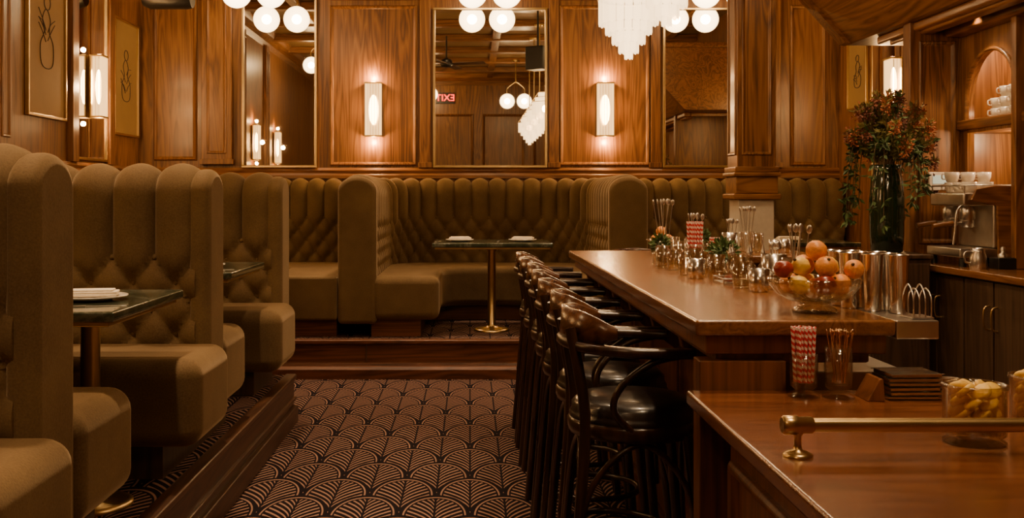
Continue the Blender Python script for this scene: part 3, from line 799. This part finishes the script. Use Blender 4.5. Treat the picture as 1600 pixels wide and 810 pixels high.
# ---------------------------------------------------------------- chandeliers & globes
def chandelier(loc,label):
    t=thing('pendant_chandelier',label,'pendant light',loc,0,'tiered glass pendants')
    tiers=[(.025,0,.045,6),(.06,.035,.10,10),(.10,.09,.16,14),(.14,.15,.215,18),(.18,.205,.36,22),(.14,.36,.42,18),(.10,.42,.48,14)]
    for r,z0_,z1_,n in tiers:
        m=MB(); w=pi*r/n*.90
        for k in range(n):
            a=2*pi*k/n; c,s=math.cos(a),math.sin(a)
            vs=[]
            for (dr,dt,z) in [(0,-w,z0_+.012),(0,0,z0_),(0,w,z0_+.012),(0,w,z1_),(0,-w,z1_)]+[(-.006,-w,z0_+.012),(-.006,0,z0_),(-.006,w,z0_+.012),(-.006,w,z1_),(-.006,-w,z1_)]:
                vs.append(((r+dr)*c-dt*s,(r+dr)*s+dt*c,z))
            m.add(vs,[(0,1,2,3,4),(9,8,7,6,5),(0,5,6,1),(1,6,7,2),(2,7,8,3),(3,8,9,4),(4,9,5,0)])
        m.obj('glass_tier',CHAND,t)
    m=MB()
    for r,z in((.185,.36),(.145,.42),(.10,.485)):
        m.tube([(r*math.cos(a*pi/12),r*math.sin(a*pi/12),z) for a in range(24)],.004,6,closed=True)
    for a in range(4): m.tube([(0,0,.50),(.10*math.cos(a*pi/2),.10*math.sin(a*pi/2),.485),(.185*math.cos(a*pi/2),.185*math.sin(a*pi/2),.36)],.004,6)
    m.obj('brass_frame',BRASS,t)
    MB().tube([(0,0,.49),(0,0,ZC-.1-loc[2])],.008,10).obj('hanging_rod',BRASS,t)
    MB().lathe([(.07,ZC-.13-loc[2]),(.075,ZC-.115-loc[2]),(.075,ZC-.1-loc[2])],24).obj('ceiling_canopy',BRASS,t)
    light('bulb_light',(0,0,.28),40,t,.05,(1,.66,.36))
    return t
CL="tiered frosted glass pendant chandelier glowing over the bar"
for yy in(6.2,5.0,3.8,2.6): chandelier((.96,yy,2.16),CL)
def globes(loc,dx,label,W=26,z=0):
    t=thing('globe_pendant',label,'ceiling light',loc,0,'opal globe lights')
    for sx in(-1,1):
        MB().sphere((sx*dx,0,0),.13,28,18).obj('globe_shade',GLOBE,t)
        MB().tube(catmull([(sx*dx,0,.12),(sx*dx,0,.22),(sx*dx*.4,0,.3),(0,0,.34)],5),.007,8).obj('arm',BRASS,t)
        light('bulb_light',(sx*dx,0,0),W,t,.05,(1,.68,.38))
    H=ZC-.08-loc[2]
    MB().tube([(0,0,.34),(0,0,H)],.009,8).obj('hanging_rod',BRASS,t)
    MB().lathe([(.06,H-.03),(.07,H-.02),(.07,H)],20).obj('ceiling_canopy',BRASS,t)
GL="pair of glowing opal globe ceiling lights on brass stem"
for (x,y,z,W) in((.17,8.9,3.10,15),(-1.88,8.9,3.10,13),(2.2,8.9,3.10,15),(-1.6,5.6,3.3,32),(-2.35,3.0,3.4,32),(.80,1.2,3.0,28),(2.0,5.8,3.3,18),(-.9,-.6,3.3,28)):
    globes((x,y,z),.15,GL,W)
# ceiling fan
t=thing('ceiling_fan',"dark ceiling fan with four blades",'fan',(-.35,3.9,3.3))
MB().lathe([(.0,-.05),(.07,-.04),(.1,0),(.08,.06),(.02,.09)],20).obj('motor_housing',BLACK,t)
MB().tube([(0,0,.08),(0,0,.42)],.012).obj('hanging_rod',BLACK,t)
for k in range(4):
    b=MB().box(.1,.6,-.06,.06,-.005,.005).obj('blade',W_DK,t,.004); b.rotation_euler=(.15,0,k*pi/2+.3)
t=thing('ceiling_speaker',"black box speaker hung from the ceiling",'speaker',(.82,6.75,3.0))
MB().box(-.12,.12,-.1,.1,-.14,.14).obj('speaker_body',BLACK,t,.01); MB().tube([(0,0,.13),(0,0,.72)],.012).obj('mounting_rod',BLACK,t)
t.rotation_euler=(0,0,.6)
# ---------------------------------------------------------------- bar items
def fruit(kind,loc,r,rot,label):
    if kind=='apple':
        m=MB().lathe([(0,-r*.72),(r*.3,-r*.85),(r*.75,-r*.65),(r,0),(r*.85,r*.6),(r*.4,r*.85),(r*.12,r*.75),(0,r*.6)],24); mt=APPLE; sz=r*.6
    elif kind=='lemon':
        m=MB().lathe([(0,-r*1.2),(r*.16,-r*1.15),(r*.35,-r*.98),(r*.78,-r*.62),(r*.96,0),(r*.78,r*.62),(r*.35,r*.98),(r*.16,r*1.13),(0,r*1.17)],24); mt=LEMON; sz=r*1.15
    else:
        m=MB().lathe([(0,-r*.9),(r*.15,-r*.94),(r*.55,-r*.8),(r*.9,-r*.4),(r,0),(r*.9,r*.42),(r*.55,r*.8),(r*.15,r*.93),(0,r*.9)],24); mt=ORANGE; sz=r*.9
    o=m.obj(kind,mt,loc=loc); o.rotation_euler=rot; tag(o,label,kind,'fruit in glass bowl')
    MB().lathe([(.004,sz-.002),(.0045,sz+.002),(.002,sz+.005)],8).obj('stem',STEM,o)
FB=(.862,2.56,ZB)
t=thing('fruit_bowl',"ribbed clear glass footed bowl filled with citrus and fruit",'bowl',FB)
MB().lathe([(.052,0),(.055,.004),(.048,.012),(.034,.02),(.036,.026),(.06,.030),(.09,.046),(.108,.068),(.114,.088),(.109,.088),(.10,.066),(.085,.05),(.055,.036),(.03,.030),(0,.029)],96,rib=.02,nr=24).obj('bowl',RIBG,t)
fl=[('orange',0,0,.060,.027)]
kinds=['orange','lemon','apple','orange','orange','lemon']
for k in range(6):
    a=2*pi*k/6+2.7; fl.append((kinds[k],.060*math.cos(a),.060*math.sin(a),.072,.0275))
k2=['lemon','orange','lemon','orange']
for k in range(4):
    a=2*pi*k/4+.35; fl.append((k2[k],.042*math.cos(a),.042*math.sin(a),.117,.027))
fl.append(('orange',.004,.0,.155,.027)) 
fl.append(('apple',-.088,-.032,.110,.0245)); fl.append(('orange',.090,-.022,.110,.0245))
for k,(kd,a,b,c,r_) in enumerate(fl):
    lb={'orange':"ripe orange with dimpled skin in glass bowl",'lemon':"yellow lemon piled in glass bowl",'apple':"dark red apple piled in glass bowl"}[kd]
    fruit(kd,(FB[0]+a,FB[1]+b,FB[2]+c),r_*(.88 if kd=='lemon' else 1),(rnd.uniform(-.8,.8),rnd.uniform(-.8,.8) if kd!='lemon' else .9,rnd.uniform(0,6)),lb)
# small far fruit bowl
FB2=(.99,5.3,ZB)
t=thing('fruit_bowl',"small clear glass bowl of oranges at the bar end",'bowl',FB2)
MB().lathe([(.04,0),(.04,.01),(.02,.02),(.06,.04),(.08,.07),(.075,.07),(.05,.045),(0,.03)],30).obj('bowl',GLASS,t)
for a,b,c in((-.03,-.02,.07),(.03,-.02,.07),(0,.03,.07),(0,0,.11)): fruit('orange',(FB2[0]+a,FB2[1]+b,FB2[2]+c),.028,(0,.3,0),"orange in a small glass bowl")
# shakers
def shaker(loc,mat,label,h=.15):
    m=MB().lathe([(.018,0),(.020,.003),(.0215,h*.3),(.026,h*.97),(.0275,h*.985),(.0275,h),(.0255,h),(.021,h*.3),(.017,.006),(0,.006)],28)
    tag(m.obj('cocktail_tin',mat,loc=loc),label,'cocktail shaker','cocktail tins')
for k,(a,b) in enumerate(((.985,2.66),(1.022,2.60),(1.066,2.55),(.982,2.73),(1.026,2.69),(1.072,2.63),(.985,2.80),(1.030,2.77),(1.074,2.71))):
    shaker((a,b,ZB),COPPER if k==4 else TIN,("copper" if k==4 else "polished steel")+" cocktail shaker tin standing in a cluster",.145)
# wire rack at ledge
t=thing('wire_caddy',"small wire caddy clipped to the steel ledge",'caddy',(1.072,2.455,ZB))
m=MB()
for k in range(4):
    m.tube(catmull([(-.022+k*.014,-.03,0),(-.022+k*.014,-.03,.05),(-.022+k*.014,0,.08-.01*(k%2)),(-.022+k*.014,.03,.05),(-.022+k*.014,.03,0)],5),.002,6)
m.box(-.026,.026,-.033,.033,0,.004); m.obj('wire_frame',STEEL,t)
# straw jars
def jar(loc,r,h,label,name='glass_jar',mat=GLASS,foot=True):
    t=thing(name,label,'jar',loc)
    pr=[(r*1.15,0),(r*1.15,.006),(r*.6,.014),(r*.95,.024)] if foot else [(r*.9,0),(r,.006)]
    MB().lathe(pr+[(r,h*.5),(r*1.02,h),(r*.95,h),(r*.92,h*.5),(r*.85,.03),(0,.028)],28).obj('glass_body',mat,t)
    return t
strawmesh=None
def straws(loc,r,L,n,z0=.03):
    global strawmesh
    for k in range(n):
        if strawmesh is None:
            o=MB().lathe([(.0032,0),(.0032,.16)],8).obj('paper_straw',STRAW); strawmesh=o
        else: o=strawmesh.copy(); COL.objects.link(o)
        a=k*2.4; q=r*math.sqrt((k+.5)/n)
        o.location=(loc[0]+q*math.cos(a)*.8,loc[1]+q*math.sin(a)*.8,loc[2]+z0); o.scale=(1.15,1.15,L/.16)
        o.rotation_euler=(-.05*math.sin(a),.05*math.cos(a),0)
        tag(o,"red and white striped paper straw in a glass jar",'straw','striped paper straws')
jar((.763,2.34,ZL),.031,.10,"clear footed glass holding striped paper straws"); straws((.763,2.34,ZL),.027,.125,24,.034)
jar((.905,4.12,ZB),.036,.10,"clear footed glass of striped straws on the bar"); straws((.905,4.12,ZB),.033,.160,26,.030)
jar((.960,4.02,ZB),.022,.08,"small clear glass of striped straws on the bar"); straws((.960,4.02,ZB),.019,.10,16,.030)
def sticks(loc,r,L,n,mat,name,label,cat,group,paddle=.0):
    base=None
    for k in range(n):
        if base is None:
            m=MB().tube([(0,0,0),(0,0,L)],.0018,6)
            if paddle: m.sphere((0,0,L),paddle,10,6,(1,.35,1.5))
            base=o=m.obj(name,mat)
        else: o=base.copy(); COL.objects.link(o)
        a=k*2.4; q=r*math.sqrt((k+.5)/n)
        o.location=(loc[0]+q*.5*math.cos(a),loc[1]+q*.5*math.sin(a),loc[2]); o.rotation_euler=(-.20*q/r*math.sin(a),.20*q/r*math.cos(a),a)
        tag(o,label,cat,group)
jar((.838,2.33,ZL),.031,.115,"clear footed glass holding dark cocktail picks"); sticks((.838,2.33,ZL+.034),.03,.115,22,COPPER,'cocktail_pick',"bronze cocktail pick with bead end in glass",'cocktail pick','cocktail picks',.005)
# metal trays stack
for k in range(6):
    m=MB(); w,l=.058,.045
    m.prism([(-w,-l),(w,-l),(w,l),(-w,l)],0,.003); 
    for q in((-w,w,-l,-l+.002),(-w,w,l-.002,l),(-w,-w+.002,-l,l),(w-.002,w,-l,l)): m.box(q[0],q[1],q[2],q[3],0,.0085)
    m.box(-w-.005,w+.005,-l-.005,-l,.007,.0085); m.box(-w-.005,w+.005,l,l+.005,.007,.0085)
    o=tag(m.obj('metal_tray',TIN,loc=(.995+.004*(k%2),2.34,ZL+k*.0100),bevel=.0008),"small rectangular steel tip tray in a stack",'tray','stacked steel trays'); o.rotation_euler=(0,0,.04*(k%3))
for k in range(5):
    tag(MB().lathe([(.026,0),(.030,.002),(.031,.007),(.029,.007),(.026,.003),(0,.003)],28).obj('metal_dish',TIN,loc=(1.092,2.34,ZL+k*.0085)),"small round steel dish in a stack",'dish','stacked steel dishes')
tag(MB().prism([(-.02,0),(.020,0),(.016,.05),(.008,.05)],2.28,2.36,'y').obj('menu_holder',W_BAR,loc=(.905,0,ZL),bevel=.002),"small wooden menu holder block on service counter",'holder')
# garnish jars
def garnish(loc,r,h,label):
    t=thing('garnish_jar',label,'jar',loc)
    MB().lathe([(r*.95,0),(r*1.02,.004),(r*.8,.01),(r,.018),(r,h),(r*1.06,h+.003),(r*1.06,h+.01),(r*.97,h+.01),(r*.95,h),(r*.95,.022),(0,.02)],80,rib=.015,nr=20).obj('glass_body',RIBG,t)
    for k in range(24):
        lay=k//6; a=k*1.05+lay*.5; q=r*.50
        z=loc[2]+.036+lay*.021
        if z>loc[2]+h+.005: break
        o=MB().lathe([(0,-.005),(.017,-.005),(.019,0),(.017,.005),(0,.005)],14).obj('citrus_slice',LEMON,loc=(loc[0]+q*math.cos(a),loc[1]+q*math.sin(a),z))
        o.rotation_euler=(.7,.3,a); tag(o,"thin citrus slice packed in ribbed glass jar",'citrus slice','citrus slices')
garnish((.936,1.90,ZL),.054,.10,"ribbed clear glass jar packed with citrus slices")
garnish((1.12,2.02,ZL),.05,.095,"ribbed glass jar of garnish behind the brass rail")
# tray with cruets
TR=(.92,3.42,ZB)
t=thing('serving_tray',"small steel tray holding dasher bottles on the bar",'tray',TR)
m=MB().box(-.09,.075,-.07,.07,0,.006); m.tube([(-.09,-.07,.02),(.075,-.07,.02),(.075,.07,.02),(-.09,.07,.02)],.0025,6,closed=True)
for q in((-.09,-.07),(.075,-.07),(.075,.07),(-.09,.07)): m.tube([(q[0],q[1],0),(q[0],q[1],.02)],.0025,6)
m.obj('tray_base',STEEL,t)
for a,b in((-.06,-.035),(.0,-.04),(.05,-.03),(-.035,.03),(.025,.03)):
    t=thing('bitters_bottle',"small clear glass dasher bottle with metal spout on tray",'bottle',(TR[0]+a,TR[1]+b,ZB+.0065),0,'dasher bottles')
    MB().lathe([(.02,0),(.022,.004),(.022,.03),(.018,.05),(.008,.065),(.007,.09),(.009,.092)],20).obj('bottle_body',RIBG,t)
    MB().lathe([(.006,.09),(.009,.095),(.007,.10),(.003,.115),(.002,.125)],14).obj('spout',STEEL,t)
    MB().lathe([(0,.002),(.019,.003),(.019,.022),(0,.022)],16).obj('liquid',APPLE if a<0 else STEM,t)
def herb(loc,label,h=.08):
    t=thing('herb_jar',label,'plant',loc)
    MB().lathe([(.028,0),(.032,.005),(.032,h*.8),(.030,h*.8),(.028,.008),(0,.006)],22).obj('glass_body',GLASS,t)
    m=MB()
    for k in range(150):
        d=Vector((rnd.gauss(0,1),rnd.gauss(0,1),rnd.gauss(0,.8))).normalized()
        leaf(m,Vector((0,0,h*1.15))+d*rnd.uniform(.01,.035),d+Vector((0,0,.3)),rnd.uniform(.016,.028),.007)
    for k in range(8): m.tube([(rnd.uniform(-.015,.015),rnd.uniform(-.015,.015),.01),(rnd.uniform(-.02,.02),rnd.uniform(-.02,.02),h*1.2)],.0015,5)
    m.obj('foliage',LEAFG,t)
herb((.80,4.32,ZB),"fresh green mint sprigs in clear glass on the bar"); herb((.93,3.72,ZB),"fresh basil leaves in clear glass on the bar")
herb((1.18,5.2,ZB),"green herb sprigs in clear glass at the bar end"); herb((.955,3.92,ZB),"mint leaves in clear glass beside the straws")
def spooncup(loc,mat,label,L=.25,n=8):
    t=thing('utensil_cup',label,'cup',loc)
    MB().lathe([(.033,0),(.036,.004),(.04,.11),(.037,.11),(.033,.008),(0,.006)],24).obj('cup_body',mat,t)
    sticks((loc[0],loc[1],loc[2]+.008),.03,L,n,STEEL,'bar_spoon',"long twisted steel bar spoon standing in a cup",'bar spoon','bar spoons',.009)
spooncup((.86,4.55,ZB),GLASS,"clear glass holding long bar spoons",.26,7)
spooncup((.95,4.35,ZB),TIN,"steel cup of strainers and bar spoons",.2,6)
spooncup((1.42,5.25,ZB),GLASS,"glass cup of steel tongs and spoons",.22,8)
spooncup((1.30,5.12,ZB),TIN,"steel cup of muddlers and spoons",.16,6)
spooncup((.95,3.20,ZB),TIN,"steel cup of strainers near the fruit bowl",.13,5)
spooncup((.96,3.02,ZB),GLASS,"clear glass of bar spoons beside the tins",.19,6)
for (a,b,h_) in((1.55,5.2,.07),(1.63,5.3,.07),(1.1,5.08,.09),(1.36,5.38,.09),(.87,3.98,.09),(.87,3.86,.08),(.95,4.62,.09),(.9,4.75,.1),(.95,3.60,.085),(.87,3.62,.085),(.79,4.18,.09),(.81,4.05,.08),(.86,3.24,.085),(.96,4.85,.1),(1.5,5.35,.1),(.80,3.78,.085),(.88,3.12,.07),(.80,3.62,.07)):
    tag(MB().lathe([(.025,0),(.028,.004),(.033,h_),(.031,h_),(.026,.008),(0,.008)],22).obj('mixing_glass' if h_>.071 else 'steel_jigger',RIBG if h_>.071 else TIN,loc=(a,b,ZB)),"clear mixing glass on the bar" if h_>.071 else "short polished steel cup on the bar",'glass' if h_>.071 else 'cup')
t=thing('ice_bucket',"grey round bin on the floor behind the bar",'bin',(1.5,3.4,0))
MB().lathe([(.14,0),(.15,.02),(.17,.62),(.18,.63),(.18,.65),(.16,.65),(.14,.05),(0,.04)],30).obj('bin_body',GREYB,t)
# ---------------------------------------------------------------- fill spots added to ceiling and soffit, modelled as recessed fittings
def downlight(x,y,W,ang=95,z=ZC,lab="small round fill downlight added in the ceiling"):
    t=thing('fill_downlight',lab,'ceiling light',(x,y,z),0,'added fill downlights')
    MB().lathe([(.045,-.012),(.06,-.012),(.065,0)],24).obj('trim_ring',BRASS,t)
    light('fill_spot',(0,0,-.03),W,t,.05,(1,.69,.40),'SPOT',ang,.8)
for x,y,W,A in((-1.3,1.4,240,66),(-1.25,3.05,330,58),(-1.2,4.6,330,58),(-.2,6.4,120,70),(-.3,4.3,75,80),(-.6,7.6,270,58),(.85,7.65,190,58),(-1.7,7.75,190,58),(1.05,1.2,120,85),(.85,2.9,170,58),(.85,4.5,110,58),(2.45,7.9,130,75),(2.0,5.0,130,85)):
    downlight(x,y,W,A)
downlight(2.78,5.65,24,110,2.36,"small fill downlight added under the back bar soffit")  # extra spot added to brighten the back bar and its end panel
# world
w=bpy.data.worlds.new('world'); S.world=w; w.use_nodes=True
w.node_tree.nodes['Background'].inputs[0].default_value=(1,.6,.3,1); w.node_tree.nodes['Background'].inputs[1].default_value=.02
# camera
cd=bpy.data.cameras.new('camera'); cam=bpy.data.objects.new('camera',cd); COL.objects.link(cam)
cam.location=(0,0,1.33); cam.rotation_euler=(pi/2,0,0); cd.lens=36; cd.sensor_width=36; cd.shift_x=.041; cd.shift_y=-.061
cd.clip_start=.02
S.camera=cam
